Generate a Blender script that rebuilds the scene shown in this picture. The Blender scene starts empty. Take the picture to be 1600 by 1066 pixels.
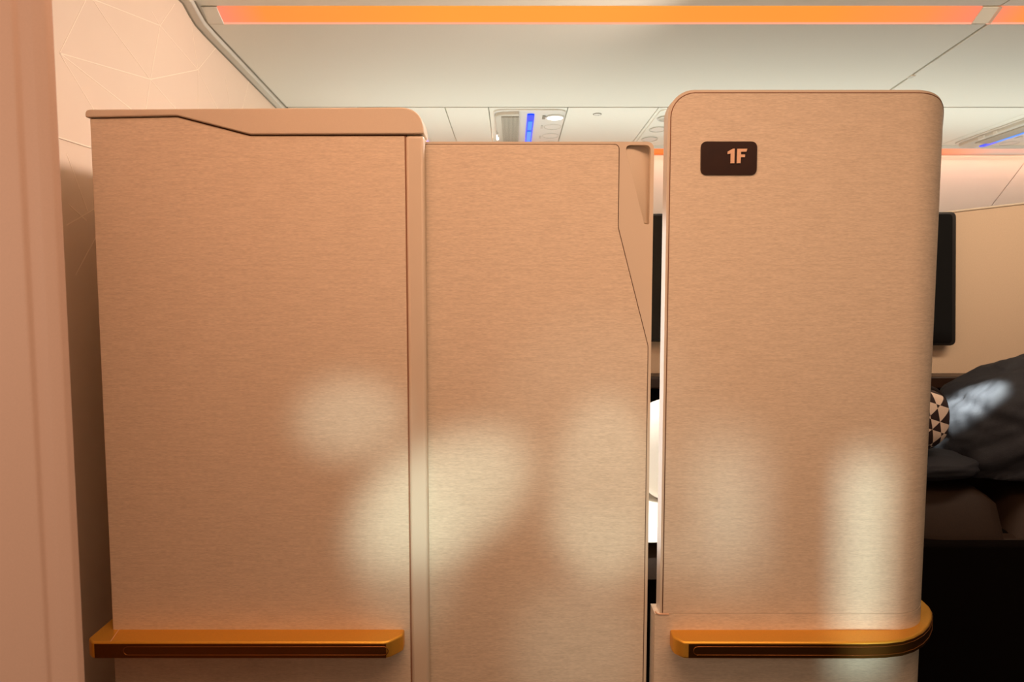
import bpy, bmesh, math, random
from mathutils import Vector, noise
random.seed(4)
scene = bpy.context.scene
COL = scene.collection

# ------------------------------------------------------------------ camera, world, lights, exposure
F_PX, W, H = 1155.0, 1600.0, 1066.0
CAM = Vector((0.0, 0.0, 1.12))
PITCH = math.atan(93.0 / F_PX)

cam_data = bpy.data.cameras.new('camera')
cam = bpy.data.objects.new('camera', cam_data); COL.objects.link(cam)
cam.location = CAM
cam.rotation_euler = (math.pi / 2 - PITCH, 0, 0)
cam_data.sensor_width = 36.0
cam_data.lens = 36.0 * F_PX / W
cam_data.clip_start = 0.02
cam_data.dof.use_dof = True
cam_data.dof.focus_distance = 1.15
cam_data.dof.aperture_fstop = 13.0
scene.camera = cam

scene.view_settings.view_transform = 'Standard'
scene.view_settings.look = 'None'
scene.view_settings.gamma = 1.0
scene.view_settings.exposure = 0.0
scene.view_settings.use_curve_mapping = False


def lin(c):
    return tuple(((v / 255) / 12.92 if v / 255 <= 0.04045 else ((v / 255 + 0.055) / 1.055) ** 2.4) for v in c)


world = bpy.data.worlds.new('cabin_air'); scene.world = world
world.use_nodes = True
bg = world.node_tree.nodes['Background']
bg.inputs['Color'].default_value = (1.0, 0.80, 0.62, 1)
bg.inputs['Strength'].default_value = 0.15


def light_obj(kind, name, loc, target, energy, color):
    d = bpy.data.lights.new(name, kind)
    d.energy = energy; d.color = color
    o = bpy.data.objects.new(name, d); COL.objects.link(o)
    o.location = loc
    o.rotation_euler = (Vector(target) - Vector(loc)).to_track_quat('-Z', 'Y').to_euler()
    return o


def area(name, loc, target, energy, color, sx, sy, spread=180):
    o = light_obj('AREA', name, loc, target, energy, color)
    o.data.shape = 'RECTANGLE'; o.data.size = sx; o.data.size_y = sy
    o.data.spread = math.radians(spread)
    return o


def spot(name, loc, target, energy, color, deg, blend=1.0, radius=0.01, sx=1.0, sy=1.0, roll=0.0):
    o = light_obj('SPOT', name, loc, target, energy, color)
    o.data.spot_size = math.radians(deg); o.data.spot_blend = blend
    o.data.shadow_soft_size = radius
    q = (Vector(target) - Vector(loc)).to_track_quat('-Z', 'Y')
    from mathutils import Quaternion
    o.rotation_euler = (q @ Quaternion((0, 0, 1), roll)).to_euler()
    o.scale = (sx, sy, 1)
    return o


def at(px, py, Y):
    """pixel of the 1600x1066 photograph -> point of the plane y = Y"""
    a, b = (px - W / 2) / F_PX, (H / 2 - py) / F_PX
    d = Vector((a, math.cos(PITCH) + b * math.sin(PITCH), -math.sin(PITCH) + b * math.cos(PITCH)))
    return CAM + d * (Y / d.y)


def at_z(px, py, z):
    d = at(px, py, 1.0) - CAM
    return CAM + d * ((z - CAM.z) / d.z)


def at_x(px, py, x):
    d = at(px, py, 1.0) - CAM
    return CAM + d * (x / d.x)


D = 1.10            # front plane of the suite walls along the aisle
WARM = (1.0, 0.595, 0.385)
LAMP = (0.74, 1.0, 0.95)
# wash lights of the aisle ceiling, above the viewer
area('aisle_wash_light', (0.08, 0.52, 1.775), (0.08, 0.56, 0.6), 10.7, WARM, 1.6, 0.12, 150)
area('aisle_wash_light', (0.0, 0.20, 1.76), (0.0, 0.55, 0.9), 3.0, WARM, 2.2, 0.2)
area('aisle_wash_light', (-0.26, 0.74, 1.775), (-0.26, 0.80, 0.6), 1.35, WARM, 0.5, 0.12, 150)  # extra wash, added to brighten the left partition
# unseen fill added behind the viewer, shining over the aisle
area('front_fill', (-0.5, -1.4, 1.0), (-0.3, 1.1, 0.95), 4.0, (1.0, 0.62, 0.42), 1.0, 1.0)
area('near_panel_fill', (-0.75, -0.25, 1.25), (-0.55, 0.5, 1.0), 4.2, (1.0, 0.66, 0.47), 0.3, 0.5)  # local fill added to brighten the near panel
# wash along the side wall, tucked behind the lip under the bins
area('sidewall_wash_light', (0.9, 3.035, 1.722), (0.9, 3.06, 0.9), 18.5, (1.0, 0.61, 0.48), 3.6, 0.03)
# unseen fill added above the frame to brighten the bulkhead
area('bulkhead_fill', (0.45, 1.45, 1.72), (-0.75, 1.68, 1.38), 9.0, (1.0, 0.84, 0.77), 0.3, 0.2, 132)
area('divider_fill', (1.35, 1.25, 1.74), (1.3, 2.0, 1.15), 4.3, (1.0, 0.76, 0.56), 0.9, 0.1, 120)  # unseen fill added to brighten the divider
# hidden upward fill, added to stand in for light bounced onto the bins
area('bounce_fill', (0.95, 2.45, 0.95), (0.95, 2.43, 2.0), 8.8, (0.92, 1.0, 0.97), 3.2, 0.3, 125)
area('column_edge_fill', (0.12, 1.62, 0.88), (0.228, 1.11, 0.86), 1.8, (1.0, 0.95, 0.86), 0.1, 0.75)  # hidden fill added to whiten the column's left edge
# unseen spots added behind the viewer, each shaped into a soft wall patch
def patch(px, py, deg, e, sx=1.0, sy=1.0, roll=0.0, blend=1.0, src=(0.0, -0.9, 1.55)):
    spot('patch_spot', src, at(px, py, D), e, LAMP, deg, blend, 0.028, sx, sy, roll)
patch(548, 655, 6.0, 66, 1.0, 0.75)
patch(690, 780, 10.0, 130, 1.0, 0.60, math.radians(30))
patch(635, 850, 8.0, 46, 0.75, 1.1)
patch(945, 670, 12, 14)
patch(948, 765, 9.0, 58, 0.58, 1.0, blend=0.7, src=(0.3, -0.9, 1.55))
patch(965, 850, 6.5, 30, 1.2, 0.55, roll=math.radians(-14), src=(0.3, -0.9, 1.55))
patch(905, 1015, 7.5, 32, 0.9, 1.0, src=(0.3, -0.9, 1.55))
# narrow unseen lights added to draw the vertical streaks on the column
area('streak_light', (0.90, -0.5, 0.62), at(1345, 990, D) + Vector((0, 0, 0.10)), 0.058, LAMP, 0.02, 0.34, 5)
area('streak_light', (0.70, -0.5, 0.80), at(1135, 800, D), 0.022, LAMP, 0.03, 0.20, 7)

# ------------------------------------------------------------------ helpers

def tag(o, label=None, cat=None, group=None, kind=None):
    for k, v in (('label', label), ('category', cat), ('group', group), ('kind', kind)):
        if v: o[k] = v
    return o


def thing(name, label, cat, loc, group=None):
    o = bpy.data.objects.new(name, None); COL.objects.link(o)
    o.location = loc; o.empty_display_size = 0.05
    return tag(o, label, cat, group)


def base_of(o):
    v = Vector((0, 0, 0))
    while o is not None:
        v += o.location; o = o.parent
    return v


def link(name, bm, mat, parent=None, bevel=0.0, segs=2, smooth=True, origin=None, label=None, angle=35):
    """bm is in world coordinates; becomes ONE mesh object under its parent"""
    b = base_of(parent)
    o_loc = Vector((0, 0, 0))
    if parent is None and origin is not None:
        o_loc = Vector(origin)
    bmesh.ops.translate(bm, vec=-(b + o_loc), verts=bm.verts)
    bmesh.ops.recalc_face_normals(bm, faces=bm.faces)
    me = bpy.data.meshes.new(name); bm.to_mesh(me); bm.free()
    me.materials.append(mat)
    if smooth:
        for p in me.polygons: p.use_smooth = True
        me.set_sharp_from_angle(angle=math.radians(angle))
    o = bpy.data.objects.new(name, me); COL.objects.link(o)
    o.location = o_loc
    if parent is not None: o.parent = parent
    if bevel:
        m = o.modifiers.new('bevel', 'BEVEL'); m.width = bevel; m.segments = segs
        m.limit_method = 'ANGLE'; m.angle_limit = math.radians(40)
        m.harden_normals = False
    if label: o['label'] = label
    return o


def rounded(pts, radii, n=6, lim=0.499):
    """round the corners of a 2D polygon; radii is one number or one per corner"""
    out = []
    N = len(pts)
    if not hasattr(radii, '__len__'): radii = [radii] * N
    for i in range(N):
        p = Vector(pts[i]); a = Vector(pts[i - 1]); b = Vector(pts[(i + 1) % N]); r = radii[i]
        if r <= 0: out.append(p); continue
        u, v = (a - p).normalized(), (b - p).normalized()
        ang = math.acos(max(-1, min(1, u.dot(v))))
        t = r / math.tan(ang / 2)
        t = min(t, (a - p).length * lim, (b - p).length * lim)
        p0, p1 = p + u * t, p + v * t
        for k in range(n + 1):
            s = k / n
            out.append(p0 * (1 - s) ** 2 + p * (2 * s * (1 - s)) + p1 * s ** 2)
    return out


def px_xz(pts, Y):
    return [(q.x, q.z) for q in (at(x, y, Y) for x, y in pts)]


def prism(poly, y0, y1, bm=None):
    """polygon in XZ swept from y0 (front) to y1"""
    bm = bm or bmesh.new()
    f = [bm.verts.new((p[0], y0, p[1])) for p in poly]
    b = [bm.verts.new((p[0], y1, p[1])) for p in poly]
    bm.faces.new(f); bm.faces.new(b[::-1])
    n = len(poly)
    for i in range(n):
        bm.faces.new((f[i], b[i], b[(i + 1) % n], f[(i + 1) % n]))
    return bm


def slab(poly_xy, z0, z1, bm=None):
    bm = bm or bmesh.new()
    f = [bm.verts.new((p[0], p[1], z0)) for p in poly_xy]
    b = [bm.verts.new((p[0], p[1], z1)) for p in poly_xy]
    bm.faces.new(f[::-1]); bm.faces.new(b)
    n = len(poly_xy)
    for i in range(n):
        bm.faces.new((f[i], f[(i + 1) % n], b[(i + 1) % n], b[i]))
    return bm


def box(x0, x1, y0, y1, z0, z1, bm=None):
    return prism([(x0, z0), (x1, z0), (x1, z1), (x0, z1)], y0, y1, bm)


def sweep_x(prof_yz, x0, x1, bm=None):
    """closed polygon in YZ swept along X"""
    bm = bm or bmesh.new()
    f = [bm.verts.new((x0, p[0], p[1])) for p in prof_yz]
    b = [bm.verts.new((x1, p[0], p[1])) for p in prof_yz]
    bm.faces.new(f); bm.faces.new(b[::-1])
    n = len(prof_yz)
    for i in range(n):
        bm.faces.new((f[i], b[i], b[(i + 1) % n], f[(i + 1) % n]))
    return bm


def tube(path, r, seg=8, closed=False, bm=None):
    bm = bm or bmesh.new()
    rings = []
    n = len(path)
    for i, p in enumerate(path):
        p = Vector(p)
        a = Vector(path[i - 1] if (i > 0 or closed) else path[i])
        b = Vector(path[(i + 1) % n] if (i < n - 1 or closed) else path[i])
        t = (b - a).normalized()
        up = Vector((0, 1, 0)) if abs(t.y) < 0.9 else Vector((0, 0, 1))
        s = t.cross(up).normalized(); u = s.cross(t)
        rings.append([bm.verts.new(p + (s * math.cos(2 * math.pi * k / seg) + u * math.sin(2 * math.pi * k / seg)) * r) for k in range(seg)])
    for i in range(n if closed else n - 1):
        A, B = rings[i], rings[(i + 1) % n]
        for k in range(seg):
            bm.faces.new((A[k], A[(k + 1) % seg], B[(k + 1) % seg], B[k]))
    if not closed:
        bm.faces.new(rings[0][::-1]); bm.faces.new(rings[-1])
    return bm


# ------------------------------------------------------------------ materials

def new_mat(name):
    m = bpy.data.materials.new(name); m.use_nodes = True
    nt = m.node_tree
    return m, nt, nt.nodes['Principled BSDF']


def plain(name, rgb, rough=0.5, spec=0.5, metal=0.0, grain=0.0, grain_scale=400, tint=0.04, coat=0.0, scale=(1, 1, 1)):
    """base colour with a slight procedural mottling and an optional fine relief"""
    m, nt, b = new_mat(name)
    b.inputs['Roughness'].default_value = rough
    b.inputs['Specular IOR Level'].default_value = spec
    b.inputs['Metallic'].default_value = metal
    b.inputs['Coat Weight'].default_value = coat
    tc = nt.nodes.new('ShaderNodeTexCoord')
    mp = nt.nodes.new('ShaderNodeMapping'); mp.inputs['Scale'].default_value = scale
    nt.links.new(tc.outputs['Object'], mp.inputs['Vector'])
    nz = nt.nodes.new('ShaderNodeTexNoise'); nz.inputs['Scale'].default_value = grain_scale; nz.inputs['Detail'].default_value = 3
    nt.links.new(mp.outputs['Vector'], nz.inputs['Vector'])
    cr = nt.nodes.new('ShaderNodeValToRGB')
    c = lin(rgb)
    cr.color_ramp.elements[0].position = 0.3; cr.color_ramp.elements[1].position = 0.7
    cr.color_ramp.elements[0].color = (*[v * (1 - tint) for v in c], 1)
    cr.color_ramp.elements[1].color = (*[min(1, v * (1 + tint)) for v in c], 1)
    nt.links.new(nz.outputs['Fac'], cr.inputs['Fac'])
    nt.links.new(cr.outputs['Color'], b.inputs['Base Color'])
    if grain:
        bp = nt.nodes.new('ShaderNodeBump'); bp.inputs['Strength'].default_value = grain; bp.inputs['Distance'].default_value = 0.001
        nt.links.new(nz.outputs['Fac'], bp.inputs['Height']); nt.links.new(bp.outputs['Normal'], b.inputs['Normal'])
    return m


def laminate(name, rgb):
    """champagne laminate with fine horizontal threads"""
    m, nt, b = new_mat(name)
    N, L = nt.nodes.new, nt.links.new
    tc = N('ShaderNodeTexCoord')
    def threads(sc, scale, detail):
        mp = N('ShaderNodeMapping'); mp.inputs['Scale'].default_value = sc
        L(tc.outputs['Object'], mp.inputs['Vector'])
        nz = N('ShaderNodeTexNoise'); nz.inputs['Scale'].default_value = scale
        nz.inputs['Detail'].default_value = detail; nz.inputs['Roughness'].default_value = 0.6
        L(mp.outputs['Vector'], nz.inputs['Vector'])
        return nz.outputs['Fac']
    a = threads((0.13, 0.13, 1), 900, 2)      # fine threads
    c = threads((0.09, 0.09, 1), 260, 3)      # bands of threads
    mx = N('ShaderNodeMix'); mx.data_type = 'FLOAT'; mx.inputs['Factor'].default_value = 0.40
    L(a, mx.inputs['A']); L(c, mx.inputs['B'])
    cr = N('ShaderNodeValToRGB')
    k = lin(rgb)
    cr.color_ramp.elements[0].position = 0.36; cr.color_ramp.elements[1].position = 0.62
    cr.color_ramp.elements[0].color = (k[0] * 0.86, k[1] * 0.84, k[2] * 0.82, 1)
    cr.color_ramp.elements[1].color = (k[0] * 1.09, k[1] * 1.09, k[2] * 1.09, 1)
    L(mx.outputs['Result'], cr.inputs['Fac']); L(cr.outputs['Color'], b.inputs['Base Color'])
    b.inputs['Roughness'].default_value = 0.42
    b.inputs['Specular IOR Level'].default_value = 0.45
    bp = N('ShaderNodeBump'); bp.inputs['Strength'].default_value = 0.25; bp.inputs['Distance'].default_value = 0.0006
    L(mx.outputs['Result'], bp.inputs['Height']); L(bp.outputs['Normal'], b.inputs['Normal'])
    return m


def glow(name, rgb, strength, ramp=None):
    """something that gives off light; ramp = [(x, rgb)...] colours along the lamp"""
    m, nt, b = new_mat(name)
    b.inputs['Base Color'].default_value = (*[v * 0.06 for v in lin(rgb)], 1)
    b.inputs['Specular IOR Level'].default_value = 0.15
    b.inputs['Emission Strength'].default_value = strength
    b.inputs['Emission Color'].default_value = (*lin(rgb), 1)
    b.inputs['Roughness'].default_value = 0.3
    if ramp:
        tc = nt.nodes.new('ShaderNodeTexCoord'); sp = nt.nodes.new('ShaderNodeSeparateXYZ')
        nt.links.new(tc.outputs['Generated'], sp.inputs[0])
        cr = nt.nodes.new('ShaderNodeValToRGB')
        els = cr.color_ramp.elements
        while len(els) < len(ramp): els.new(0.5)
        for e, (p, c) in zip(els, ramp):
            e.position = p; e.color = (*lin(c), 1)
        nt.links.new(sp.outputs['X'], cr.inputs['Fac'])
        nt.links.new(cr.outputs['Color'], b.inputs['Emission Color'])
    return m


M = {
    'laminate': laminate('champagne_laminate', (214, 196, 172)),
    'trim': plain('beige_trim', (208, 191, 168), 0.40, 0.5, grain_scale=900, tint=0.02, grain=0.05),
    'joint': plain('brown_joint', (140, 100, 74), 0.6, 0.3),
    'gold_shade': plain('shaded_gold', (110, 68, 24), 0.34, 0.5, metal=0.9, grain_scale=700, tint=0.05),  # gold darkened to paint the shade on the rail fronts
    'gap': plain('dark_joint', (84, 54, 36), 0.7, 0.2),
    'gold': plain('brushed_gold', (228, 168, 62), 0.42, 0.5, metal=0.70, grain_scale=700, tint=0.05, grain=0.06),
    'gold_dark': plain('gold_inlay', (150, 92, 40), 0.35, 0.5, metal=0.85, grain_scale=700, tint=0.05),
    'plate': plain('dark_brown_plate', (46, 22, 8), 0.32, 0.5, grain_scale=60, tint=0.10),
    'digits': plain('copper_digits', (226, 182, 148), 0.45, 0.5),
    'cream': plain('cream_panel', (228, 224, 208), 0.5, 0.4, grain_scale=500, tint=0.015, grain=0.02),
    'cream_light': plain('cream_underside', (236, 232, 216), 0.55, 0.4, grain_scale=500, tint=0.012),
    'cream_grey': plain('warm_grey_plastic', (206, 200, 184), 0.5, 0.4, tint=0.02),
    'unit': plain('service_unit_plastic', (222, 218, 206), 0.4, 0.5, tint=0.01),
    'slat': plain('grille_plastic', (196, 188, 170), 0.5, 0.4, tint=0.02),
    'groove': plain('grille_recess', (146, 138, 120), 0.7, 0.3, tint=0.02),
    'bulkhead': plain('bulkhead_cream', (228, 205, 180), 0.5, 0.4, grain_scale=6, tint=0.015),
    'inlay': plain('pale_line_print', (246, 226, 202), 0.45, 0.4, tint=0.01),
    'sidewall': plain('sidewall_cream', (238, 218, 202), 0.5, 0.4, tint=0.01),
    'post': plain('near_panel_beige', (206, 172, 150), 0.5, 0.4, grain_scale=1200, tint=0.03, grain=0.03),
    'black': plain('black_glass', (14, 12, 10), 0.18, 0.5, tint=0.02),
    'frame_black': plain('black_frame', (26, 20, 16), 0.4, 0.5, tint=0.03),
    'divider': plain('divider_beige', (206, 180, 152), 0.55, 0.4, grain_scale=300, tint=0.03, grain=0.05),
    'dark_wood': plain('dark_console', (46, 28, 18), 0.4, 0.4, grain_scale=30, tint=0.15, scale=(1, 6, 6)),
    'leather': plain('brown_leather', (46, 31, 20), 0.6, 0.25, grain_scale=260, tint=0.10, grain=0.25),
    'shell_dark_shade': plain('dark_shaded_shell', (12, 8, 6), 0.9, 0.05, tint=0.05),  # dark shell, taken near-black with deep shade put into the colour
    'carpet': plain('dark_carpet', (28, 20, 16), 0.9, 0.1, grain_scale=300, tint=0.25, grain=0.4),
    'linen': plain('white_linen', (246, 243, 236), 0.8, 0.2, grain_scale=200, tint=0.01, grain=0.05),
    'blanket': plain('navy_grey_blanket', (38, 38, 43), 0.75, 0.3, grain_scale=350, tint=0.10, grain=0.3),
    'piping': plain('dark_piping', (34, 26, 24), 0.8, 0.2, tint=0.1),
    'cove': glow('amber_cove_light', (255, 160, 66), 1.0, [(0, (255, 138, 108)), (0.06, (255, 148, 66)), (0.3, (255, 160, 62)), (0.8, (255, 154, 60)), (0.93, (255, 146, 78)), (1.0, (250, 136, 104))]),
    'cove_edge': glow('pink_cove_edge', (255, 172, 140), 1.0),
    'side_cove': glow('orange_side_light', (255, 120, 52), 1.15, [(0, (255, 120, 52)), (0.82, (255, 116, 52)), (0.90, (236, 150, 116)), (0.95, (196, 168, 148)), (1, (196, 168, 148))]),
    'blue': glow('blue_strip_light', (0, 66, 255), 1.2),
    'blue_light': glow('light_blue_lens', (0, 140, 255), 1.1),
    'violet': glow('violet_strip_light', (200, 170, 255), 1.0),
    'lamp': glow('white_reading_lens', (255, 255, 255), 2.0),
}

# patterned cushion cover: dark and off-white facets
m, nt, b = new_mat('faceted_cushion_print')
N, L = nt.nodes.new, nt.links.new
tc = N('ShaderNodeTexCoord'); mp = N('ShaderNodeMapping'); mp.inputs['Scale'].default_value = (1, 0.15, 1)
L(tc.outputs['Object'], mp.inputs['Vector'])
sx = N('ShaderNodeSeparateXYZ'); L(mp.outputs['Vector'], sx.inputs[0])
def mth(op, a, b=None):
    n_ = N('ShaderNodeMath'); n_.operation = op
    for i_, v_ in enumerate((a, b)):
        if v_ is None: continue
        if isinstance(v_, (int, float)): n_.inputs[i_].default_value = v_
        else: L(v_, n_.inputs[i_])
    return n_.outputs[0]
prod = None
for ang in (12, 72, 132):                    # three families of parallel bands make triangles and rhombi
    ca, sa = math.cos(math.radians(ang)), math.sin(math.radians(ang))
    ln_ = mth('ADD', mth('MULTIPLY', sx.outputs['X'], ca), mth('MULTIPLY', sx.outputs['Z'], sa))
    sg = mth('SIGN', mth('ADD', mth('SINE', mth('MULTIPLY', ln_, 118.0)), {12: 0.45, 72: -0.35, 132: 0.1}[ang]))
    prod = sg if prod is None else mth('MULTIPLY', prod, sg)
fac = mth('MULTIPLY', mth('ADD', prod, 1.0), 0.5)
cr = N('ShaderNodeValToRGB'); cr.color_ramp.interpolation = 'CONSTANT'
cr.color_ramp.elements[0].color = (*lin((44, 22, 18)), 1)
cr.color_ramp.elements[1].position = 0.52; cr.color_ramp.elements[1].color = (*lin((232, 208, 188)), 1)
L(fac, cr.inputs['Fac']); L(cr.outputs['Color'], b.inputs['Base Color'])
b.inputs['Roughness'].default_value = 0.8
M['facets'] = m

# ------------------------------------------------------------------ the setting
XL, XR = -0.75, 2.6                     # bulkhead, and as far as the cabin is built to the right
def pz(py, Y): return at(800, py, Y).z
Y1, Z1 = 1.77, pz(9, 1.77)              # upper edge of the cove light
Y2, Z2 = 1.815, pz(38, 1.815)           # its lower edge
Y3, Z3 = 2.42, pz(167.5, 2.42)          # lower edge of the bin panels
Y4, Z4 = 3.00, pz(227.5, 3.00)          # far edge of the underside
SEAM = 1.132

tag(link('floor', box(-1.6, XR, -1.6, 3.2, -0.05, 0.0), M['carpet']), kind='structure')

ceiling = link('ceiling', box(XL + 0.02, XR, 0.15, 3.15, max(Z1, Z2) + 0.10, max(Z1, Z2) + 0.14), M['cream'])
tag(ceiling, kind='structure')

# aisle panel above the light
for xa, xb in ((XL + 0.025, SEAM - 0.002), (SEAM + 0.002, XR)):
    link('ceiling_panel', sweep_x([(0.15, Z1 + 0.035), (1.0, Z1 + 0.03), (Y1, Z1), (Y1 + 0.02, Z1 + 0.012), (1.0, Z1 + 0.05), (0.15, Z1 + 0.05)], xa, xb), M['cream'], ceiling, smooth=False)
# wide bin panels between the cove light and the underside, a joint between the two
NX = 9
def bin_panel(xa, xb):
    prof = []
    for i in range(NX):
        t = i / (NX - 1)
        prof.append((Y2 + (Y3 - Y2) * t, Z2 + (Z3 - Z2) * t - 0.010 * math.sin(math.pi * t) * 0))
    back = [(y, z + 0.02) for y, z in prof[::-1]]
    return sweep_x(prof + back, xa, xb)
link('bin_panel', bin_panel(XL + 0.028, SEAM - 0.0035), M['cream'], ceiling, bevel=0.002)
link('bin_panel', bin_panel(SEAM + 0.0035, XR), M['cream'], ceiling, bevel=0.002)
link('joint_strip', sweep_x([(Y1, Z1 + 0.02), (Y2, Z2 + 0.022), (Y3, Z3 + 0.022), (Y3 + 0.03, Z3 + 0.022), (Y3 + 0.03, Z3 + 0.03), (Y1, Z1 + 0.03)], XL + 0.025, XR), M['gap'], ceiling, smooth=False)
# small latch at the panel joint
ty = 2.155; tz = Z2 + (Z3 - Z2) * (ty - Y2) / (Y3 - Y2)
link('panel_latch', box(SEAM - 0.006, SEAM + 0.010, ty - 0.012, ty + 0.012, tz - 0.0015, tz + 0.006), M['cream_grey'], ceiling, bevel=0.001)

def und(X, Y, d=0.0):
    """point on the underside of the bins, d below it"""
    t = (Y - Y3) / (Y4 - Y3)
    z = Z3 + (Z4 - Z3) * t
    s = math.atan2(Z3 - Z4, Y4 - Y3)
    return Vector((X, Y - d * math.sin(s), z - d * math.cos(s)))

def und_plate(poly, d0, d1, bm=None):
    """polygon in (X, Y) of the underside, from d0 to d1 below it"""
    bm = bm or bmesh.new()
    f = [bm.verts.new(und(p[0], p[1], d1)) for p in poly]
    g = [bm.verts.new(und(p[0], p[1], d0)) for p in poly]
    bm.faces.new(f); bm.faces.new(g[::-1])
    n = len(poly)
    for i in range(n):
        bm.faces.new((f[i], g[i], g[(i + 1) % n], f[(i + 1) % n]))
    return bm

seams = [XL + 0.028, -0.50, -0.216, -0.0754, 0.180, 0.471, 0.72, 1.20, 1.70, 2.16, XR]
for xa, xb in zip(seams[:-1], seams[1:]):
    link('underside_panel', und_plate([(xa + 0.0012, Y3 + 0.008), (xb - 0.0012, Y3 + 0.008), (xb - 0.0012, Y4), (xa + 0.0012, Y4)], -0.02, 0.0),
         M['cream_light'], ceiling, bevel=0.001, segs=1)
link('lip', sweep_x([(Y4 - 0.002, pz(228.6, 3.0)), (Y4 + 0.008, pz(231.5, 3.0)), (Y4 + 0.014, pz(231.5, 3.0)), (Y4 + 0.014, Z4 + 0.03), (Y4 - 0.002, Z4 + 0.03)], XL + 0.02, XR), M['cream_light'], ceiling, smooth=False)
q = und(0.283, 2.505)
oval = [(0.283 + 0.013 * math.cos(a), 2.505 + 0.013 * math.sin(a)) for a in [k * math.pi / 12 for k in range(24)]]
link('indicator_lens', und_plate(oval, 0, 0.002), M['unit'], ceiling)
link('indicator_ring', tube([und(x, y, 0.001) for x, y in oval], 0.0015, 6, True), M['groove'], ceiling)

# outer side wall
YW = 3.06
ZW = pz(241.5, YW)
def wall_prof(xa, xb):
    pr = [(YW, ZW + 0.10), (YW, ZW), (YW + 0.01, ZW - 0.15), (YW + 0.04, ZW - 0.4), (YW + 0.05, 0.0), (YW + 0.09, 0.0), (YW + 0.09, ZW + 0.10)]
    return sweep_x(pr, xa, xb)
wall_back = link('wall_back', wall_prof(XL, XR), M['sidewall'])
tag(wall_back, kind='structure')
# raised side panels, meeting in a slanted joint
jt, jb = at(1606, 246, YW).x, at(1542, 326, YW + 0.02).x
zt, zb = ZW - 0.004, ZW - 0.42
slope = (jt - jb) / (at(1606, 246, YW).z - at(1542, 326, YW + 0.02).z)
def jx(z): return jt + (z - at(1606, 246, YW).z) * slope
def wall_panel(side):
    bm = bmesh.new(); rows = []
    for k in range(9):
        t = k / 8; z = zt + (zb - zt) * t
        y = YW + 0.03 * t * t - 0.004
        x_in = jx(z) + 0.06 * t * t * 0 + (-0.0016 if side < 0 else 0.0016)
        x_out = XL + 0.02 if side < 0 else XR
        rows.append([bm.verts.new((x, y + dy, z)) for x in sorted((x_in, x_out)) for dy in (0, 0.003)])
    for A, B in zip(rows[:-1], rows[1:]):
        bm.faces.new((A[0], A[2], B[2], B[0])); bm.faces.new((A[1], B[1], B[3], A[3]))
        bm.faces.new((A[0], B[0], B[1], A[1])); bm.faces.new((A[2], A[3], B[3], B[2]))
    bm.faces.new(rows[0]); bm.faces.new(rows[-1])
    return bm
link('side_panel', wall_panel(-1), M['sidewall'], wall_back)
link('side_panel', wall_panel(1), M['sidewall'], wall_back)

# bulkhead with its printed web of pale lines
wall_left = link('wall_left', box(XL - 0.05, XL, 0.62, 3.15, 0.0, Z1 + 0.2), M['bulkhead'], smooth=False)
tag(wall_left, kind='structure')
segs_px = [((93, 83), (137, -6)), ((93, 83), (235, 124)), ((235, 124), (309, 109)), ((235, 124), (250, 40)), ((250, 40), (309, 109)),
           ((309, 109), (341, 70)), ((309, 109), (293, -4)), ((235, 124), (165, 30)), ((165, 30), (143, -4)), ((250, 40), (143, -2)),
           ((250, 40), (236, 16)), ((250, 40), (273, 6)), ((93, 83), (147, 172)), ((93, 83), (207, 172)), ((235, 124), (227, 176)),
           ((235, 124), (276, 172)), ((309, 109), (310, 176)), ((309, 109), (341, 172)), ((390, 122), (378, 172)), ((352, 120), (360, 172)),
           ((104, 240), (137, 330)), ((104, 352), (148, 326)), ((106, 318), (135, 345)), ((118, 430), (150, 370))]
bm = bmesh.new()
for (a, c) in segs_px:
    p, r = at_x(a[0], a[1], XL), at_x(c[0], c[1], XL)
    d = (r - p); d.x = 0
    s = Vector((0, -d.z, d.y)).normalized() * 0.0009
    vs = [bm.verts.new(v + Vector((0.0004, 0, 0))) for v in (p + s, r + s, r - s, p - s)]
    bm.faces.new(vs)
    vs2 = [bm.verts.new(v + Vector((-0.0004, 0, 0))) for v in (p + s, r + s, r - s, p - s)]
    for i in range(4): bm.faces.new((vs[i], vs2[i], vs2[(i + 1) % 4], vs[(i + 1) % 4]))
o = link('line_print', bm, M['inlay'], wall_left, smooth=False); o['kind'] = 'stuff'
zb_ = at_x(120, 224, XL).z
link('bead', box(XL - 0.001, XL + 0.0015, 0.7, 2.0, zb_ - 0.0012, zb_ + 0.0012), M['inlay'], wall_left, smooth=False)

# trim where the bulkhead meets the bins: follows their profile
def trim_strip(x0, x1, drop, thick):
    prof = [(0.4, Z1 + 0.03), (1.0, Z1 + 0.028), (Y1 - 0.03, Z1 + 0.004), (Y1 + 0.005, Z1 - 0.012), (Y2 - 0.01, Z2 + 0.004), (Y2 + 0.05, Z2 - 0.004), (Y3, Z3), (Y4, Z4)]
    low = [(y - drop * 0.3, z - drop) for y, z in prof]
    up = [(y, z + thick) for y, z in prof[::-1]]
    return sweep_x(low + up, x0, x1)
trim_1 = link('trim_1', trim_strip(XL + 0.002, XL + 0.024, 0.010, 0.03), M['cream_grey'], bevel=0.003)
tag(trim_1, kind='structure')
link('dark_joint', trim_strip(XL, XL + 0.0035, 0.0115, 0.02), M['groove'], trim_1)
link('dark_joint', trim_strip(XL + 0.0235, XL + 0.0285, 0.001, 0.02), M['groove'], trim_1)

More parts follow.
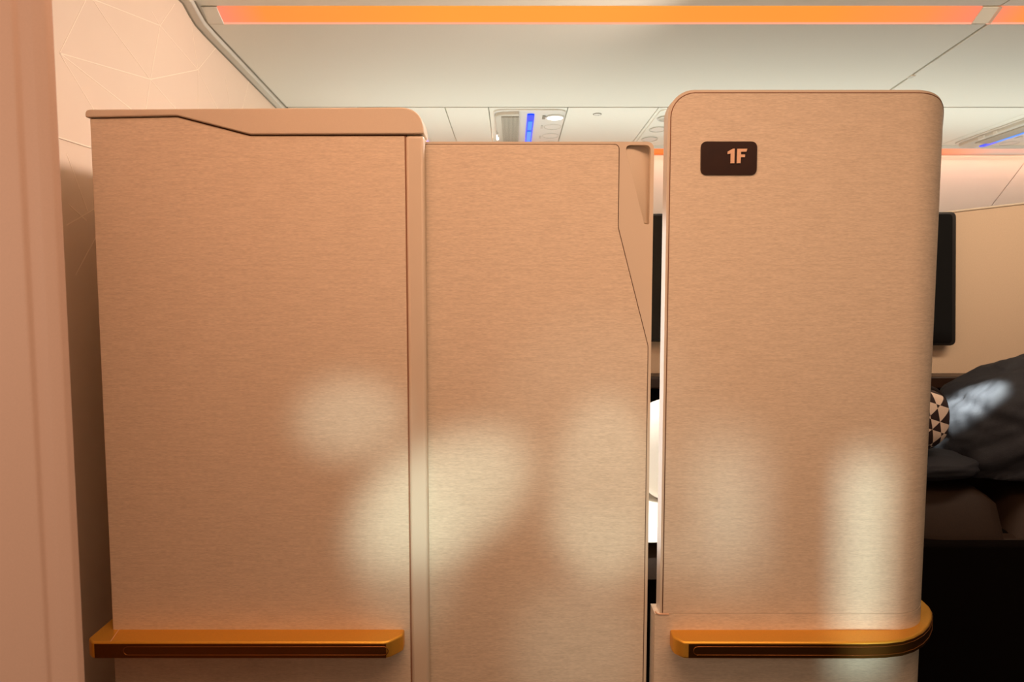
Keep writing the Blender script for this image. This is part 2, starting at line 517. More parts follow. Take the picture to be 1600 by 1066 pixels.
# ------------------------------------------------------------------ lights built into the cabin
def cove_light(xa, xb, label, caps):
    t = thing('cove_light', label, 'light', ((xa + xb) / 2, (Y1 + Y2) / 2, (Z1 + Z2) / 2), 'amber cove lights along the ceiling')
    o = 0.0
    link('diffuser', sweep_x([(Y1 + 0.002, Z1 - 0.002), (Y2 - 0.002, Z2 + 0.003), (Y2 + 0.006, Z2 + 0.010), (Y1 + 0.012, Z1 + 0.006)], xa, xb), M['cove'], t, smooth=False)
    link('lower_edge', sweep_x([(Y2 - 0.0035, Z2 + 0.0035), (Y2 - 0.001, Z2 - 0.0005), (Y2 + 0.004, Z2 + 0.004), (Y2 + 0.001, Z2 + 0.007)], xa, xb), M['cove_edge'], t, smooth=False)
    for x0, x1 in caps:
        link('end_cap', sweep_x([(Y1, Z1 - 0.003), (Y2 - 0.003, Z2), (Y2 + 0.006, Z2 + 0.010), (Y1 + 0.012, Z1 + 0.006)], x0, x1), M['cream'], t, bevel=0.0008)
    return t
cove_light(at(338, 9, Y1).x, at(1537, 9, Y1).x, 'long amber light strip across the top of the ceiling', ((at(1537, 9, Y1).x, SEAM + 0.0062), (XL + 0.0285, at(338, 9, Y1).x), ))
cove_light(at(1561, 9, Y1).x, XR, 'short amber light strip in the top right corner past the joint', ((SEAM + 0.006, at(1561, 9, Y1).x), ))

t = thing('sidewall_light', 'orange light strip under the bins above the far side wall', 'light', (0.9, YW, ZW + 0.02))
xe = at(1604, 235, YW).x
link('diffuser', sweep_x([(YW - 0.012, ZW + 0.004), (YW - 0.004, ZW - 0.001), (YW - 0.0005, ZW + 0.05), (YW - 0.012, ZW + 0.05)], XL + 0.05, xe), M['side_cove'], t, smooth=False)
link('end_cap', sweep_x([(YW - 0.014, ZW + 0.004), (YW - 0.004, ZW - 0.003), (YW - 0.0005, ZW + 0.05), (YW - 0.014, ZW + 0.05)], xe, xe + 0.02), M['gap'], t, smooth=False)

def rrect(x0, x1, y0, y1, r): return rounded([(x0, y0), (x1, y0), (x1, y1), (x0, y1)], r)
def disc(x, y, rx, ry=None, n=28): return [(x + rx * math.cos(2 * math.pi * k / n), y + (ry or rx) * math.sin(2 * math.pi * k / n)) for k in range(n)]

def reading_lamp(t, x, y, lit):
    lp = link('reading_lamp', tube([und(p[0], p[1], 0.008) for p in disc(x, y, 0.030, 0.034)], 0.0035, 8, True), M['unit'], t)
    if lit:
        link('lens', und_plate(disc(x, y, 0.028, 0.032), 0.004, 0.0095), M['lamp'], lp)
    else:
        link('lens', und_plate(disc(x, y, 0.028, 0.032), 0.002, 0.007), M['slat'], lp)
        link('swivel', und_plate(disc(x + 0.004, y + 0.004, 0.013, 0.015), 0.007, 0.016), M['unit'], lp, bevel=0.002)
        link('aperture', und_plate(disc(x + 0.009, y + 0.006, 0.006, 0.007), 0.016, 0.0168), M['gap'], lp)
def blank_caps(t, x, ys):
    for y in ys:
        link('blank_cap', tube([und(p[0], p[1], 0.006) for p in disc(x, y, 0.030, 0.040)], 0.0012, 6, True), M['cream_grey'], t)
        link('blank_cap', und_plate(disc(x, y, 0.025, 0.034), 0.004, 0.0066), M['unit'], t)

def service_unit(x0, label, lit=True):
    t = thing('service_unit', label, 'service unit', und(x0 + 0.11, 2.7), 'overhead service units')
    link('housing', und_plate(rrect(x0 - 0.004, x0 + 0.234, 2.44, 2.965, 0.040), 0.0, 0.006), M['unit'], t, bevel=0.002)
    # grey grille shell with its slats
    link('grille_shell', und_plate(rounded([(x0, 2.455), (x0 + 0.080, 2.445), (x0 + 0.080, 2.96), (x0 + 0.006, 2.955)], [0.05, 0.004, 0.004, 0.05]), 0.004, 0.018), M['cream_grey'], t, bevel=0.004)
    link('grille_recess', und_plate([(x0 + 0.022, 2.462), (x0 + 0.080, 2.462), (x0 + 0.080, 2.86), (x0 + 0.024, 2.86)], 0.018, 0.019), M['groove'], t, smooth=False)
    for k in range(13):
        xx = x0 + 0.024 + k * 0.0043
        link('slat', und_plate([(xx, 2.464), (xx + 0.0026, 2.464), (xx + 0.0026, 2.86), (xx, 2.86)], 0.019, 0.0225), M['slat'], t, smooth=False)
    for yy, l in ((2.70, 0.02), (2.77, 0.035)):
        link('button', und_plate(rrect(x0 - 0.0005, x0 + 0.008, yy, yy + l, 0.003), 0.01, 0.021), M['lamp'] if (l > 0.03 and x0 < 1) else M['unit'], t)
    s = link('light_strip', und_plate(rrect(x0 + 0.107, x0 + 0.131, 2.475, 2.975, 0.012), 0.005, 0.011), M['blue'], t)
    for ya, yb in ((2.56, 2.68), (2.705, 2.88)):
        link('bright_lens', und_plate(rrect(x0 + 0.112, x0 + 0.126, ya, yb, 0.006), 0.011, 0.0125), M['blue_light'], s)
    link('switch', und_plate(rrect(x0 + 0.158, x0 + 0.168, 2.50, 2.545, 0.003), 0.005, 0.008), M['groove'], t)
    for yy in (2.64, 2.80):
        link('switch', und_plate(rrect(x0 + 0.158, x0 + 0.166, yy, yy + 0.04, 0.003), 0.005, 0.0075), M['cream_grey'], t)
    reading_lamp(t, x0 + 0.200, 2.522, lit)
    blank_caps(t, x0 + 0.200, (2.66, 2.80, 2.93))
    return t
service_unit(-0.057, 'overhead service unit with lit white reading lamp and vertical blue strip')
service_unit(1.735, 'overhead service unit at right edge with slanting grey grille and blue line')

t = thing('reading_light_panel', 'overhead panel with unlit swivel reading lamp above the narrow door gap', 'light', und(0.53, 2.6))
link('housing', und_plate(rrect(0.482, 0.575, 2.44, 2.95, 0.03), 0.0, 0.004), M['cream_light'], t, bevel=0.0015)
reading_lamp(t, 0.522, 2.54, False)
blank_caps(t, 0.522, (2.70, 2.86))

t = thing('strip_light', 'violet light strip just peeking out beside the left partition corner', 'light', und(-0.33, 2.8))
link('housing', und_plate(rrect(-0.35, -0.314, 2.62, 2.98, 0.012), 0.0, 0.004), M['unit'], t)
link('lens', und_plate(rrect(-0.340, -0.322, 2.64, 2.97, 0.008), 0.004, 0.008), M['violet'], t)

# ------------------------------------------------------------------ left partition
def vx(px, py): return at(px, py, D).x
BOT = -0.0
t = thing('suite_partition', 'wide beige partition with stepped top cap at left of sliding door', 'partition', (vx(400, 600), D, 0))
xl = vx(141, 200); xr_post = vx(663, 230); xs = vx(633, 230)
z_top_l, z_top_r = at(150, 172, D).z, at(600, 168.2, D).z
# body behind everything
link('core', box(xl + 0.004, xs + 0.002, D + 0.004, D + 0.045, 0.0, at(400, 176, D).z), M['trim'], t, bevel=0.004)
zc = lambda px, py: at(px, py, D).z
lam = [(xl, 0.0), (xs - 0.0008, 0.0), (xs - 0.0008, zc(500, 212.5)), (vx(391, 212.5), zc(391, 212.5)), (vx(277, 183), zc(277, 183)), (xl, zc(141, 185.5))]
link('laminate_face', prism(lam, D, D + 0.006), M['laminate'], t, bevel=0.0012)
link('shadow_gap', prism([(xl + 0.001, zc(140, 190)), (vx(276, 187), zc(276, 187)), (vx(390, 217), zc(390, 217)), (xs + 0.002, zc(500, 217)), (xs + 0.002, zc(500, 206)),
                          (vx(392, 206), zc(392, 206)), (vx(279, 177), zc(279, 177)), (xl + 0.001, zc(140, 180))], D + 0.003, D + 0.0075), M['gap'], t, smooth=False)
link('shadow_gap', box(xs - 0.0015, xs + 0.0015, D + 0.0012, D + 0.0075, 0, zc(500, 212)), M['joint'], t, smooth=False)
cap = [(vx(135, 184.5), zc(135, 184.2)), (vx(278, 181), zc(278, 181.2)), (vx(392, 210.6), zc(392, 210.6)), (vx(500, 210.6), zc(500, 210.4)), (xr_post, zc(660, 210)),
       (xr_post, z_top_r), (vx(135, 172), z_top_l)]
cap = rounded(cap, [0.003, 0.01, 0.01, 0, 0.0, 0.037, 0.0075], 14, 0.95)
link('top_cap', prism(cap, D - 0.004, D + 0.05), M['trim'], t, bevel=0.0035, segs=3)
link('end_post', box(xs + 0.0006, xr_post, D - 0.001, D + 0.05, 0.0, zc(640, 211.2)), M['trim'], t, bevel=0.005, segs=3)

link('side_return', box(xl + 0.006, xl + 0.040, D + 0.046, 1.88, 0.0, zc(400, 182)), M['trim'], t, bevel=0.004)
# gold bumper rails: plan outline on the height of their top, seen from above
Z_RAIL = at(300, 984, D).z
Z_RLOW = at(300, 1029, 0.9655 * D).z
YF = at_z(300, 1003.5, Z_RAIL).y
def rail(t, plan, strip_pts, inlay_pts, mitre=None):
    r = link('bumper_rail', slab(plan, Z_RLOW, Z_RAIL), M['gold'], t, bevel=0.0028, segs=3)
    # front shade painted as a dark strip; long rounded slot outlined by a bead
    link('front_shade', ribbon(strip_pts, Z_RLOW + 0.0016, Z_RAIL - 0.0030, 0.0008), M['gold_shade'], r, angle=60)
    zt2, zb3 = at(300, 1010.5, YF).z, at(300, 1023.5, YF).z
    h = (zt2 - zb3) / 2; zm = (zt2 + zb3) / 2
    def off(i, th):
        a = Vector(inlay_pts[max(0, i - 1)]); c = Vector(inlay_pts[min(len(inlay_pts) - 1, i + 1)])
        d = (c - a).normalized()
        q = Vector(inlay_pts[i]) + Vector((d.y, -d.x)) * th
        return q
    P = [off(i, 0.0010) for i in range(len(inlay_pts))]
    d0 = (P[1] - P[0]).normalized(); d1 = (P[-1] - P[-2]).normalized()
    loop = [(p.x, p.y, zt2) for p in P]
    loop += [(P[-1].x + d1.x * h * math.sin(a), P[-1].y + d1.y * h * math.sin(a), zm + h * math.cos(a)) for a in (math.pi * k / 6 for k in range(1, 6))]
    loop += [(p.x, p.y, zb3) for p in P[::-1]]
    loop += [(P[0].x - d0.x * h * math.sin(a), P[0].y - d0.y * h * math.sin(a), zm - h * math.cos(a)) for a in (math.pi * k / 6 for k in range(1, 6))]
    link('inlay_bead', tube(loop, 0.0007, 6, True), M['gold_dark'], r, angle=180)
    if mitre:
        link('mitre_line', tube([Vector(mitre[0]), Vector(mitre[1])], 0.0004, 6), M['digits'], r)
    return r
def ribbon(pts, z0, z1, th):
    bm = bmesh.new(); rows = []
    n = len(pts)
    for i, (x, y) in enumerate(pts):
        a = Vector(pts[max(0, i - 1)]); c = Vector(pts[min(n - 1, i + 1)])
        d = (c - a).normalized(); nn = Vector((d.y, -d.x))
        o = Vector((x, y)) + nn * th; q = Vector((x, y)) - nn * 0.001
        rows.append([bm.verts.new((p.x, p.y, z)) for p, z in ((o, z0), (o, z1), (q, z1), (q, z0))])
    for A, B in zip(rows[:-1], rows[1:]):
        for k in range(4): bm.faces.new((A[k], A[(k + 1) % 4], B[(k + 1) % 4], B[k]))
    bm.faces.new(rows[0]); bm.faces.new(rows[-1][::-1])
    return bm
pr = lambda px, py: (lambda q: (q.x, q.y))(at_z(px, py, Z_RAIL))
x632 = at_z(632, 984, Z_RAIL).x
xl_r = at(172, 984, D).x - 0.018
planL = [(xl_r, YF + 0.012), (xl_r + 0.012, YF), (at(606, 1003, YF).x, YF), (x632 - 0.004, YF + 0.018), (x632, YF + 0.024), (x632, D + 0.003), (xl + 0.0005, D + 0.003), (xl + 0.0005, D + 0.045), (xl_r, D + 0.045)]
planL = rounded(planL, [0.01, 0.008, 0.02, 0.006, 0.003, 0, 0, 0, 0.01], 5)
rail(t, planL, [(xl_r + 0.016, YF), (0.5 * (xl_r + at(606, 1003, YF).x), YF), (at(603, 1003, YF).x, YF)], [(at(200, 1015, YF).x + k * (at(600, 1015, YF).x - at(200, 1015, YF).x) / 8, YF) for k in range(9)],
     ((at(172, 1003, YF).x, YF + 0.001, Z_RAIL + 0.0002), (at(186, 984, D).x, D, Z_RAIL + 0.0002)))

# ------------------------------------------------------------------ sliding door
DD = D + 0.016
t = thing('sliding_door', 'narrow beige sliding suite door with recessed grip at top right corner', 'door', (at(840, 600, DD).x, DD, 0))
dx = lambda px, py: at(px, py, DD).x
dz = lambda px, py: at(px, py, DD).z
xdl, xdr = at(650, 600, DD).x, at(1022, 240, DD).x
zdt = dz(800, 221.5)
A_, B_, C_ = (dx(976, 226), dz(976, 226.5)), (dx(1017, 226), dz(1017, 226.5)), (dx(1014.5, 351), dz(1014.5, 351))
C2 = (dx(1006.5, 349), dz(1009, 350))
hole = rounded([A_, B_, C_, C2], [0.008, 0.009, 0.0025, 0.0025], 8)
outer = rounded([(xdl, 0.0), (xdr, 0.0), (xdr, zdt), (xdl, zdt)], [0, 0, 0.012, 0], 8)
bm = bmesh.new()
fo = [bm.verts.new((p[0], DD, p[1])) for p in outer]
fh = [bm.verts.new((p[0], DD, p[1])) for p in hole]
edges = [bm.edges.new((l[i], l[(i + 1) % len(l)])) for l in (fo, fh) for i in range(len(l))]
bmesh.ops.triangle_fill(bm, edges=edges, use_beauty=True)
bo = [bm.verts.new((p[0], DD + 0.026, p[1])) for p in outer]
for i in range(len(fo)): bm.faces.new((fo[i], bo[i], bo[(i + 1) % len(fo)], fo[(i + 1) % len(fo)]))
bm.faces.new(bo)
# grip: floor ramps from flush along the slanted side to deep in the corner
a2, b2, c2 = Vector(A_), Vector(B_), Vector(C2)
ln = (c2 - a2).normalized(); nr = Vector((-ln.y, ln.x))
if (b2 - a2).dot(nr) < 0: nr = -nr
dmax = (b2 - a2).dot(nr)
def depth(p): return 0.0004 + 0.016 * max(0.0, min(1.0, (Vector(p) - a2).dot(nr) / dmax)) ** 0.35
hb = [bm.verts.new((p[0], DD + depth(p), p[1])) for p in hole]
for i in range(len(fh)): bm.faces.new((fh[i], fh[(i + 1) % len(fh)], hb[(i + 1) % len(fh)], hb[i]))
frame = link('frame', bm, M['trim'], t, smooth=False)
bm = bmesh.new()
vb = [bm.verts.new((p[0], DD + depth(p), p[1])) for p in hole]
cv = sum((Vector(p) for p in hole), Vector((0, 0))) / len(hole)
bmesh.ops.triangle_fill(bm, edges=[bm.edges.new((vb[i], vb[(i + 1) % len(vb)])) for i in range(len(vb))], use_beauty=True)
link('grip_recess', bm, M['trim'], t, smooth=True)
lamd = [(xdl + 0.002, 0.0), (dx(1003, 1066) - (dx(1012, 540) - dx(1003.5, 1066)) * 0.0, 0.0), (dx(1012, 541), dz(1012, 541)), (dx(965.5, 356), dz(965.5, 356)), (dx(967, 226), dz(967, 226)), (xdl + 0.002, dz(800, 226))]
lamd[1] = (dx(1012, 541), 0.0)
lamd = rounded(lamd, [0, 0, 0.03, 0.03, 0.008, 0], 8)
link('laminate_face', prism(lamd, DD - 0.0012, DD + 0.002), M['laminate'], t, bevel=0.0006, segs=1)
# fine joint around the laminate
path = [(p[0] + 0.0004, DD - 0.0002, p[1] + 0.0004) for p in lamd[1:-1]] + [(xdl + 0.002, DD - 0.0002, dz(800, 226) + 0.0004)]
link('joint_line', tube(path, 0.0006, 5), M['gap'], t)

# ------------------------------------------------------------------ column with the seat number
xcl = vx(1042.5, 250)
RC = 0.07
xcr_s = at(1463, 400, D + 0.0354).x
XC = xcr_s - 0.87 * RC
zct = at(1250, 140.5, D).z
RV = 0.042
def column_shell(x_l, x_flat, r, y_front, z0, z1, inset, thick, rl, rr, back=0.10):
    """plate with its right edge curved back; rl, rr: radii of its upper corners"""
    pts = []   # (x, y, nx, ny, s)
    s = 0.0
    nl = 10
    xs_ = [x_l + rl * (1 - math.cos(math.pi / 2 * k / nl)) for k in range(nl)] + [x_l + rl + (x_flat - x_l - rl) * k / 8 for k in range(9)]
    for x in xs_: pts.append((x, y_front, 0.0, -1.0))
    for k in range(1, 33):
        a = math.pi / 2 * k / 32
        pts.append((x_flat + r * math.sin(a), y_front + r - r * math.cos(a), math.sin(a), -math.cos(a)))
    yb = y_front + r
    for k in range(1, 4): pts.append((x_flat + r, yb + (back - r) * k / 3, 1.0, 0.0))
    S = [0.0]
    for p, q in zip(pts[:-1], pts[1:]): S.append(S[-1] + math.hypot(q[0] - p[0], q[1] - p[1]))
    tot = S[-1]
    s_end = S[len(xs_) - 1] + r * 1.18 if rr else 1e9     # corner ends where the silhouette is
    bm = bmesh.new(); F, B = [], []
    for (x, y, nx, ny), s in zip(pts, S):
        z = z1
        if s < rl: z = z1 - rl + math.sqrt(max(0, rl * rl - (rl - s) ** 2))
        e = s_end - s
        if e < rr:
            e = max(0.0, e); z = z1 - RV + RV * math.sqrt(max(0, 1 - ((rr - e) / rr) ** 2))
        F.append([bm.verts.new((x, y, z0 + (z - z0) * k / 6)) for k in range(7)])
        B.append([bm.verts.new((x - nx * thick, y - ny * thick, z0 + (z - z0) * k / 6)) for k in range(7)])
    for i in range(len(F) - 1):
        for k in range(6):
            bm.faces.new((F[i][k], F[i + 1][k], F[i + 1][k + 1], F[i][k + 1]))
            bm.faces.new((B[i][k], B[i][k + 1], B[i + 1][k + 1], B[i + 1][k]))
        bm.faces.new((F[i][6], F[i + 1][6], B[i + 1][6], B[i][6]))
        bm.faces.new((F[i][0], B[i][0], B[i + 1][0], F[i + 1][0]))
    for k in range(6):
        bm.faces.new((F[0][k], F[0][k + 1], B[0][k + 1], B[0][k]))
        bm.faces.new((F[-1][k], B[-1][k], B[-1][k + 1], F[-1][k + 1]))
    return bm
def rim_path(x_l, x_flat, r, y_front, z1, rl, rr):
    out = [(x_l, y_front, z_step + 0.002), (x_l, y_front, z1 - rl)]
    out += [(x_l + rl - rl * math.cos(a), y_front, z1 - rl + rl * math.sin(a)) for a in (math.pi / 2 * k / 8 for k in range(1, 9))]
    tot = r * 1.18
    for k in range(0, 25):
        s_ = tot * k / 24; a = s_ / r; e = tot - s_
        z = z1 if e > rr else z1 - RV + RV * math.sqrt(max(0, 1 - ((rr - e) / rr) ** 2))
        out.append((x_flat + r * math.sin(a), y_front + r - r * math.cos(a), z))
    return out
t = thing('suite_column', 'tall rounded beige partition panel bearing the 1F seat number plate', 'partition', (vx(1245, 600), D, 0))
z_step = at(1030, 959, D).z
link('trim_shell', column_shell(xcl, XC, RC, D, z_step, zct, 0, 0.028, 0.038, 0.082), M['trim'], t, angle=50)
link('laminate_face', column_shell(xcl + 0.004, XC, RC + 0.0008, D - 0.0008, z_step + 0.001, zct - 0.004, 0, 0.003, 0.035, 0.079), M['laminate'], t, angle=50)
link('joint_line', tube(rim_path(xcl + 0.0042, XC, RC + 0.0008, D - 0.0008, zct - 0.0042, 0.035, 0.079), 0.0007, 6), M['joint'], t, angle=180)
link('base_panel', column_shell(xcl - 0.0075, XC, RC + 0.0010, D - 0.0010, 0.0, z_step, 0, 0.036, 0.0005, 0.0), M['laminate'], t, angle=50)
link('ledge', tube([(xcl - 0.0075, D - 0.001, z_step + 0.004), (xcl - 0.004, D - 0.0014, z_step + 0.0005), (xcl + 0.0, D - 0.0014, z_step - 0.0002), (xcl + 0.014, D - 0.0014, z_step - 0.0002)], 0.0011, 6), M['digits'], t)
# rail that wraps round the right side
outer_px = [(1072, 1003.5), (1250, 1003.8), (1350, 1004), (1385, 1003), (1410, 1000), (1428, 994.5), (1442, 986.5), (1451, 977), (1456, 966), (1456.5, 956), (1452, 947.5), (1444, 940), (1437, 934)]
outer_r = [pr(*p) for p in outer_px]
planR = [pr(1047, 986), (pr(1047, 986)[0], YF + 0.022), (pr(1052, 992)[0], YF + 0.013), (outer_r[0][0] - 0.004, YF + 0.0015)] + outer_r + [(XC + RC - 0.004, outer_r[-1][1]), (XC + RC * 0.6, D + 0.03), (XC, D + 0.003), (pr(1047, 984)[0], D + 0.003)]
planR = planR[1:]
rr_ = rail(t, planR, [(outer_r[0][0] + 0.004, YF + 0.0003)] + list(outer_r[1:-1]), [(at(1090, 1015, YF).x, YF)] + [(x, y) for x, y in outer_r[1:10]])
# number plate
pl = link('number_plate', prism(rounded(px_xz([(1094, 274), (1181.5, 274), (1182.5, 221.5), (1094.5, 221.5)], D), 0.0095, 8), D - 0.0030, D + 0.001), M['plate'], t, bevel=0.0006)
g = lambda pts: [(1080 + x * 0.075, 210 + y * 0.075) for x, y in pts]
one = g([(745, 368), (850, 310), (885, 310), (880, 612), (800, 612), (806, 412), (742, 422)])
eff = g([(942, 312), (1148, 312), (1130, 372), (1018, 375), (1016, 430), (1104, 432), (1098, 487), (1014, 487), (1008, 612), (930, 612)])
link('digit', prism(px_xz(one, D), D - 0.0048, D - 0.0025), M['digits'], pl, smooth=False)
link('letter', prism(px_xz(eff, D), D - 0.0048, D - 0.0025), M['digits'], pl, smooth=False)

# ------------------------------------------------------------------ near panel at the left edge of the view
YP = 0.50
xe_t = at(84, 60, YP).x
plan = [(xe_t - 0.002, YP + 0.003), (xe_t, YP), (xe_t - 0.002, YP - 0.004), (xe_t - 0.010, YP - 0.006), (xe_t - 0.0185, YP - 0.007), (xe_t - 0.0205, YP - 0.0095), (xe_t - 0.08, YP - 0.015),
        (xe_t - 0.30, YP - 0.022), (xe_t - 0.30, YP + 0.03), (xe_t - 0.024, YP + 0.03)]
t = thing('near_partition', 'pinkish beige partition edge close by at far left of the view', 'partition', (xe_t - 0.1, YP, 0))
link('panel', slab(plan[:2] + rounded(plan[1:8], [0, 0.003, 0.006, 0.003, 0.003, 0.03, 0.0], 4)[1:] + plan[8:], 0.0, 1.75), M['post'], t, angle=60)
link('shade_block', slab([(xe_t - 0.030, YP + 0.032), (-0.678, 1.06), (-0.745, 1.06), (-0.745, YP + 0.10), (xe_t - 0.30, YP + 0.032)], 0.0, 1.75), M['post'], t, smooth=False)  # unseen block added to keep light off the lower bulkhead

# ------------------------------------------------------------------ inside the suite
YV = 2.0
vz = lambda px, py: at(px, py, YV).z
vX = lambda px, py: at(px, py, YV).x
t = thing('seat_divider', 'beige divider wall behind the black screen, top edge rising to the right', 'partition', (0.9, YV, 0))
dv = [(vX(900, 600), 0.0), (2.3, 0.0), (2.3, vz(1900, 284)), (vX(1600, 318), vz(1600, 318)), (vX(1495, 330), vz(1495, 330)), (vX(1250, 360), vz(1250, 360)), (vX(900, 402), vz(900, 402))]
link('panel', prism(dv, YV, YV + 0.04), M['divider'], t, bevel=0.004)
top = [(x, YV - 0.001, z) for x, z in dv[2:]]
link('edge_trim', tube(top, 0.003, 6), M['trim'], t)
t = thing('monitor', 'wide black screen hung on the divider behind the column', 'monitor', (vX(1250, 435), YV - 0.03, vz(1250, 540)))
YM = YV - 0.035
def mon(px0, px1, a0, b0, a1, b1): return px_xz([(px0, b0), (px1, b1), (px1 + 1, a1), (px0, a0)], YM)
link('housing', prism(rounded(mon(996, 1494, 334, 534, 331, 540.5), 0.016, 8), YM, YM + 0.028), M['frame_black'], t, bevel=0.004, segs=3)
link('screen', prism(rounded(mon(1001, 1487, 338, 530, 335, 536.5), 0.011, 8), YM - 0.0015, YM + 0.004), M['black'], t)
link('mount', box(vX(1150, 430), vX(1330, 430), YM + 0.02, YV - 0.0005, vz(1250, 470), vz(1250, 400)), M['frame_black'], t)

t = thing('console', 'dark brown ledge running under the screen along the divider', 'console', (vX(1250, 600), YV - 0.05, 0))
YC = 1.93
cz0, cz1 = at(1200, 607, YC).z, at(1200, 588, YC).z
plan = rounded([(at(990, 590, YC).x, YC - 0.01), (2.2, YC - 0.01), (2.2, YV - 0.001), (at(990, 590, YC).x, YV - 0.001)], [0.03, 0, 0, 0.0], 8)
link('ledge', slab(plan, cz0, cz1), M['dark_wood'], t, bevel=0.004)
link('base', box(at(1000, 590, YC).x, 2.2, YC + 0.02, YV - 0.001, 0.0, cz0), M['shell_dark_shade'], t, bevel=0.003)

# seat with leather top
YS0, YS1 = 1.50, 1.94
ZS = at(1450, 752, YS0 + 0.05).z
t = thing('reclined_seat', 'dark brown leather seat flattened into a bed under the blanket', 'seat', (0.8, 1.7, 0))
xsl = at(960, 800, YS0).x
bm = bmesh.new()
NXS = 40
for k in range(NXS + 1):
    pass
def cushion(x0, x1, y0, y1, z0, ztop, mat, name, parent, sag=0.0):
    """rounded leather pad with a soft crown"""
    bm = bmesh.new(); nx, ny = 26, 14; g_ = []
    for i in range(nx + 1):
        row = []
        u = i / nx; x = x0 + (x1 - x0) * u
        for j in range(ny + 1):
            v = j / ny; y = y0 + (y1 - y0) * v
            e = (1 - abs(2 * u - 1) ** 10) * (1 - abs(2 * v - 1) ** 6)
            z = z0 + (ztop - z0) * max(0, e) ** 0.35 + sag * u + 0.004 * noise.noise(Vector((x * 9, y * 9, 2)))
            row.append(bm.verts.new((x, y, z)))
        g_.append(row)
    for i in range(nx):
        for j in range(ny): bm.faces.new((g_[i][j], g_[i + 1][j], g_[i + 1][j + 1], g_[i][j + 1]))
    rim = [g_[i][0] for i in range(nx + 1)] + [g_[nx][j] for j in range(1, ny + 1)] + [g_[i][ny] for i in range(nx - 1, -1, -1)] + [g_[0][j] for j in range(ny - 1, 0, -1)]
    bm.faces.new(rim)
    return link(name, bm, mat, parent, angle=80)
xs_mid, xs_cut = at(1470, 780, YS0).x, at(1588, 790, YS0).x
ZP = at(1020, 829, 1.515).z
cushion(xsl, at(1200, 780, YS0).x, YS0, YS1, ZP - 0.10, ZP - 0.028, M['leather'], 'seat_pad', t)
cushion(at(1200, 780, YS0).x + 0.003, xs_cut - 0.002, YS0, YS1, ZS - 0.10, ZS, M['leather'], 'seat_pad', t, -0.012)
cushion(xs_cut + 0.002, 2.1, YS0, YS1, ZS - 0.12, ZS - 0.014, M['leather'], 'seat_pad', t, -0.012)
link('base', box(xsl + 0.01, at(1200, 780, YS0).x, YS0 + 0.03, YS1, 0.0, ZP - 0.105), M['shell_dark_shade'], t, bevel=0.01)
link('base', box(at(1200, 780, YS0).x + 0.003, 2.1, YS0 + 0.03, YS1, 0.0, ZS - 0.105), M['shell_dark_shade'], t, bevel=0.01)
link('front_rail', sweep_x(rounded([(YS0 + 0.0, ZS - 0.15), (YS0 + 0.03, ZS - 0.15), (YS0 + 0.03, ZS - 0.105), (YS0 + 0.0, ZS - 0.11)], 0.006), at(1200, 780, YS0).x, 2.1), M['leather'], t, angle=60)

# dark shell of the neighbouring foot well, blackened to paint its deep shade
t = thing('foot_well', 'dark foot well shell right of the column, deep shadow in its colour', 'seat shell', (1.2, 1.4, 0))
link('front_panel', box(0.55, 2.1, 1.44, 1.47, 0.0, at(1450, 850, 1.44).z), M['shell_dark_shade'], t, bevel=0.008)
link('floor_pan', box(0.55, 2.1, 1.22, 1.44, 0.0, 0.03), M['shell_dark_shade'], t, bevel=0.004)

def blob(center, radii, mat, name, parent=None, tilt=0.0, power=2.0, folds=None, origin=None, flat_z=None, n=(64, 40)):
    bm = bmesh.new(); rows = []
    nu, nv = n
    ct, st = math.cos(tilt), math.sin(tilt)
    def pw(v, p): return math.copysign(abs(v) ** (2.0 / p), v)
    for j in range(nv + 1):
        th = math.pi * j / nv - math.pi / 2
        row = []
        for i in range(nu):
            ph = 2 * math.pi * i / nu
            x, y, z = pw(math.cos(th), power) * pw(math.cos(ph), power), pw(math.cos(th), power) * pw(math.sin(ph), power), pw(math.sin(th), power)
            k = 1.0
            if folds: k += folds(x, y, z)
            X, Yy, Z = x * radii[0] * k, y * radii[1] * k, z * radii[2] * k
            X, Z = X * ct - Z * st, X * st + Z * ct
            P = Vector((center[0] + X, center[1] + Yy, center[2] + Z))
            if flat_z is not None: P.z = max(P.z, flat_z)
            row.append(P)
        rows.append(row)
    V = [[bm.verts.new(p) for p in r] for r in rows[1:-1]]
    lo, hi = bm.verts.new(rows[0][0]), bm.verts.new(rows[-1][0])
    for A, B in zip(V[:-1], V[1:]):
        for i in range(nu): bm.faces.new((A[i], A[(i + 1) % nu], B[(i + 1) % nu], B[i]))
    for i in range(nu):
        bm.faces.new((lo, V[0][(i + 1) % nu], V[0][i])); bm.faces.new((hi, V[-1][i], V[-1][(i + 1) % nu]))
    return link(name, bm, mat, parent, angle=180, origin=origin)

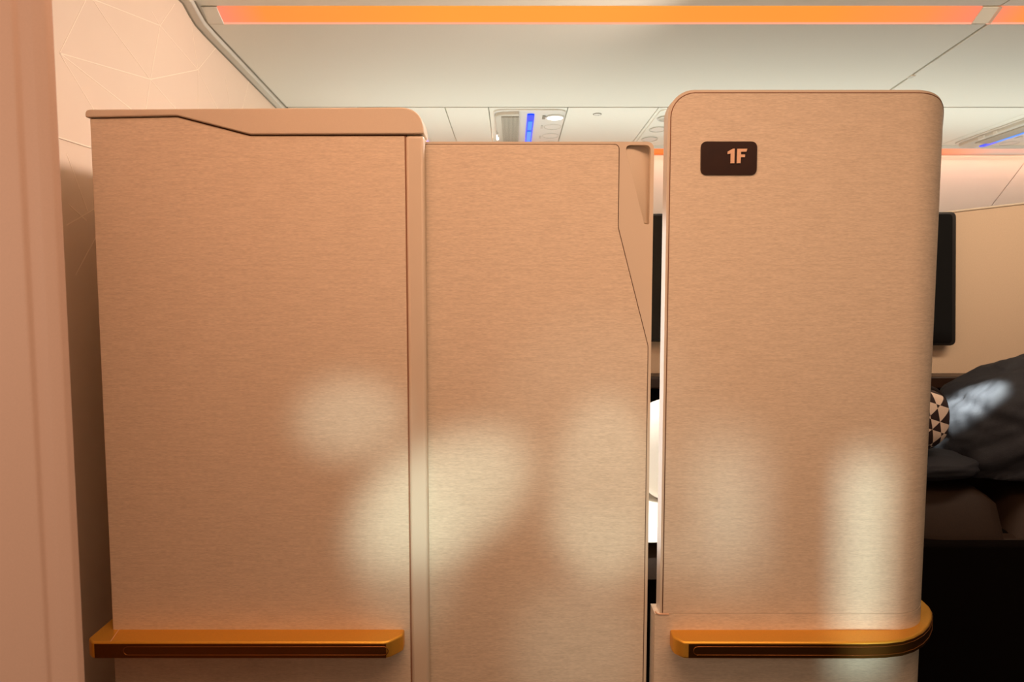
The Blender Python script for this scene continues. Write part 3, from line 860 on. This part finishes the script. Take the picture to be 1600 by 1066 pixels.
def fold(x, y, z):
    v = Vector((x * 1.3, y * 1.3, z * 1.3))
    f = 0.10 * noise.noise(v * 1.2 + Vector((5, 2, 9))) + 0.05 * noise.noise(v * 3.1)
    for a, b, d, w, h in ((0.75, -0.65, 0.02, 0.05, 0.06), (0.35, 0.94, 0.45, 0.06, 0.045), (0.9, 0.4, 0.35, 0.07, 0.04), (0.5, -0.86, 0.55, 0.05, 0.035)):
        wob = 0.12 * noise.noise(Vector((x * 1.7, y * 1.7, z * 1.7 + 7 * a)))
        f -= h * math.exp(-((x * a + z * b + d * 0.5 + wob) / w) ** 2)
    return f + 0.020 * noise.noise(v * 8) + 0.008 * noise.noise(v * 21)
YB = 1.67
c = at(1608, 667, YB)
o = blob(c, (0.232, 0.17, 0.150), M['blanket'], 'blanket', None, math.radians(24), 2.3, fold, origin=(c.x, c.y, ZS - 0.01), flat_z=ZS + 0.004, n=(128, 80))
c2 = at(1452, 718, 1.57)
blob((c2.x - 0.02, 1.585, ZS + 0.030), (0.12, 0.08, 0.028), M['blanket'], 'folded_layer', o, 0.0, 2.6, lambda x, y, z: 0.06 * noise.noise(Vector((x * 3, y * 3, z * 3))))
tag(o, 'dark navy grey blanket bunched in a mound on the leather seat', 'blanket')

c = at(1425, 653, 1.56)
cu = thing('cushion', 'small cushion with dark and cream faceted print peeking past the column', 'cushion', (c.x, c.y, c.z - 0.07))
blob(c, (0.072, 0.045, 0.066), M['facets'], 'cover', cu, 0, 2.6, None)
ring = [(c.x + 0.074 * math.copysign(abs(math.cos(a)) ** (2 / 2.6), math.cos(a)), c.y + 0.002, c.z + 0.068 * math.copysign(abs(math.sin(a)) ** (2 / 2.6), math.sin(a))) for a in [2 * math.pi * k / 48 for k in range(48)]]
link('piping', tube(ring, 0.0055, 8, True), M['piping'], cu)
# white bedding seen through the gap beside the door
c = at(1064, 690, 1.74); c.z = ZP + 0.128
o = blob(c, (0.122, 0.06, 0.122), M['linen'], 'pillow', None, math.radians(14), 2.8, lambda x, y, z: 0.03 * noise.noise(Vector((x * 2, y * 2, z * 2))), origin=(c.x, c.y, c.z - 0.12))
tag(o, 'white pillow propped upright, seen in the gap between door and column', 'pillow')
zd = at(1020, 829, 1.52).z
bm = bmesh.new()
du = cushion(at(975, 800, 1.52).x, at(1190, 800, 1.52).x, 1.515, 1.86, ZP - 0.0265, ZP, M['linen'], 'mattress_pad', None)
tag(du, 'white bed sheet pad under the propped pillow', 'bedding')

# unseen spots added to brighten the white bedding and highlight the blanket
spot('suite_fill_spot', (0.04, 1.36, 1.72), (0.33, 1.60, 0.72), 60, (1.0, 0.95, 0.86), 34, 0.6, 0.03)
spot('suite_fill_spot', Vector((1.05, 1.0, 1.66)), at(1528, 602, 1.60), 1000, (0.90, 1.0, 0.93), 8, 0.7, 0.02, 1.0, 0.75, math.radians(20))
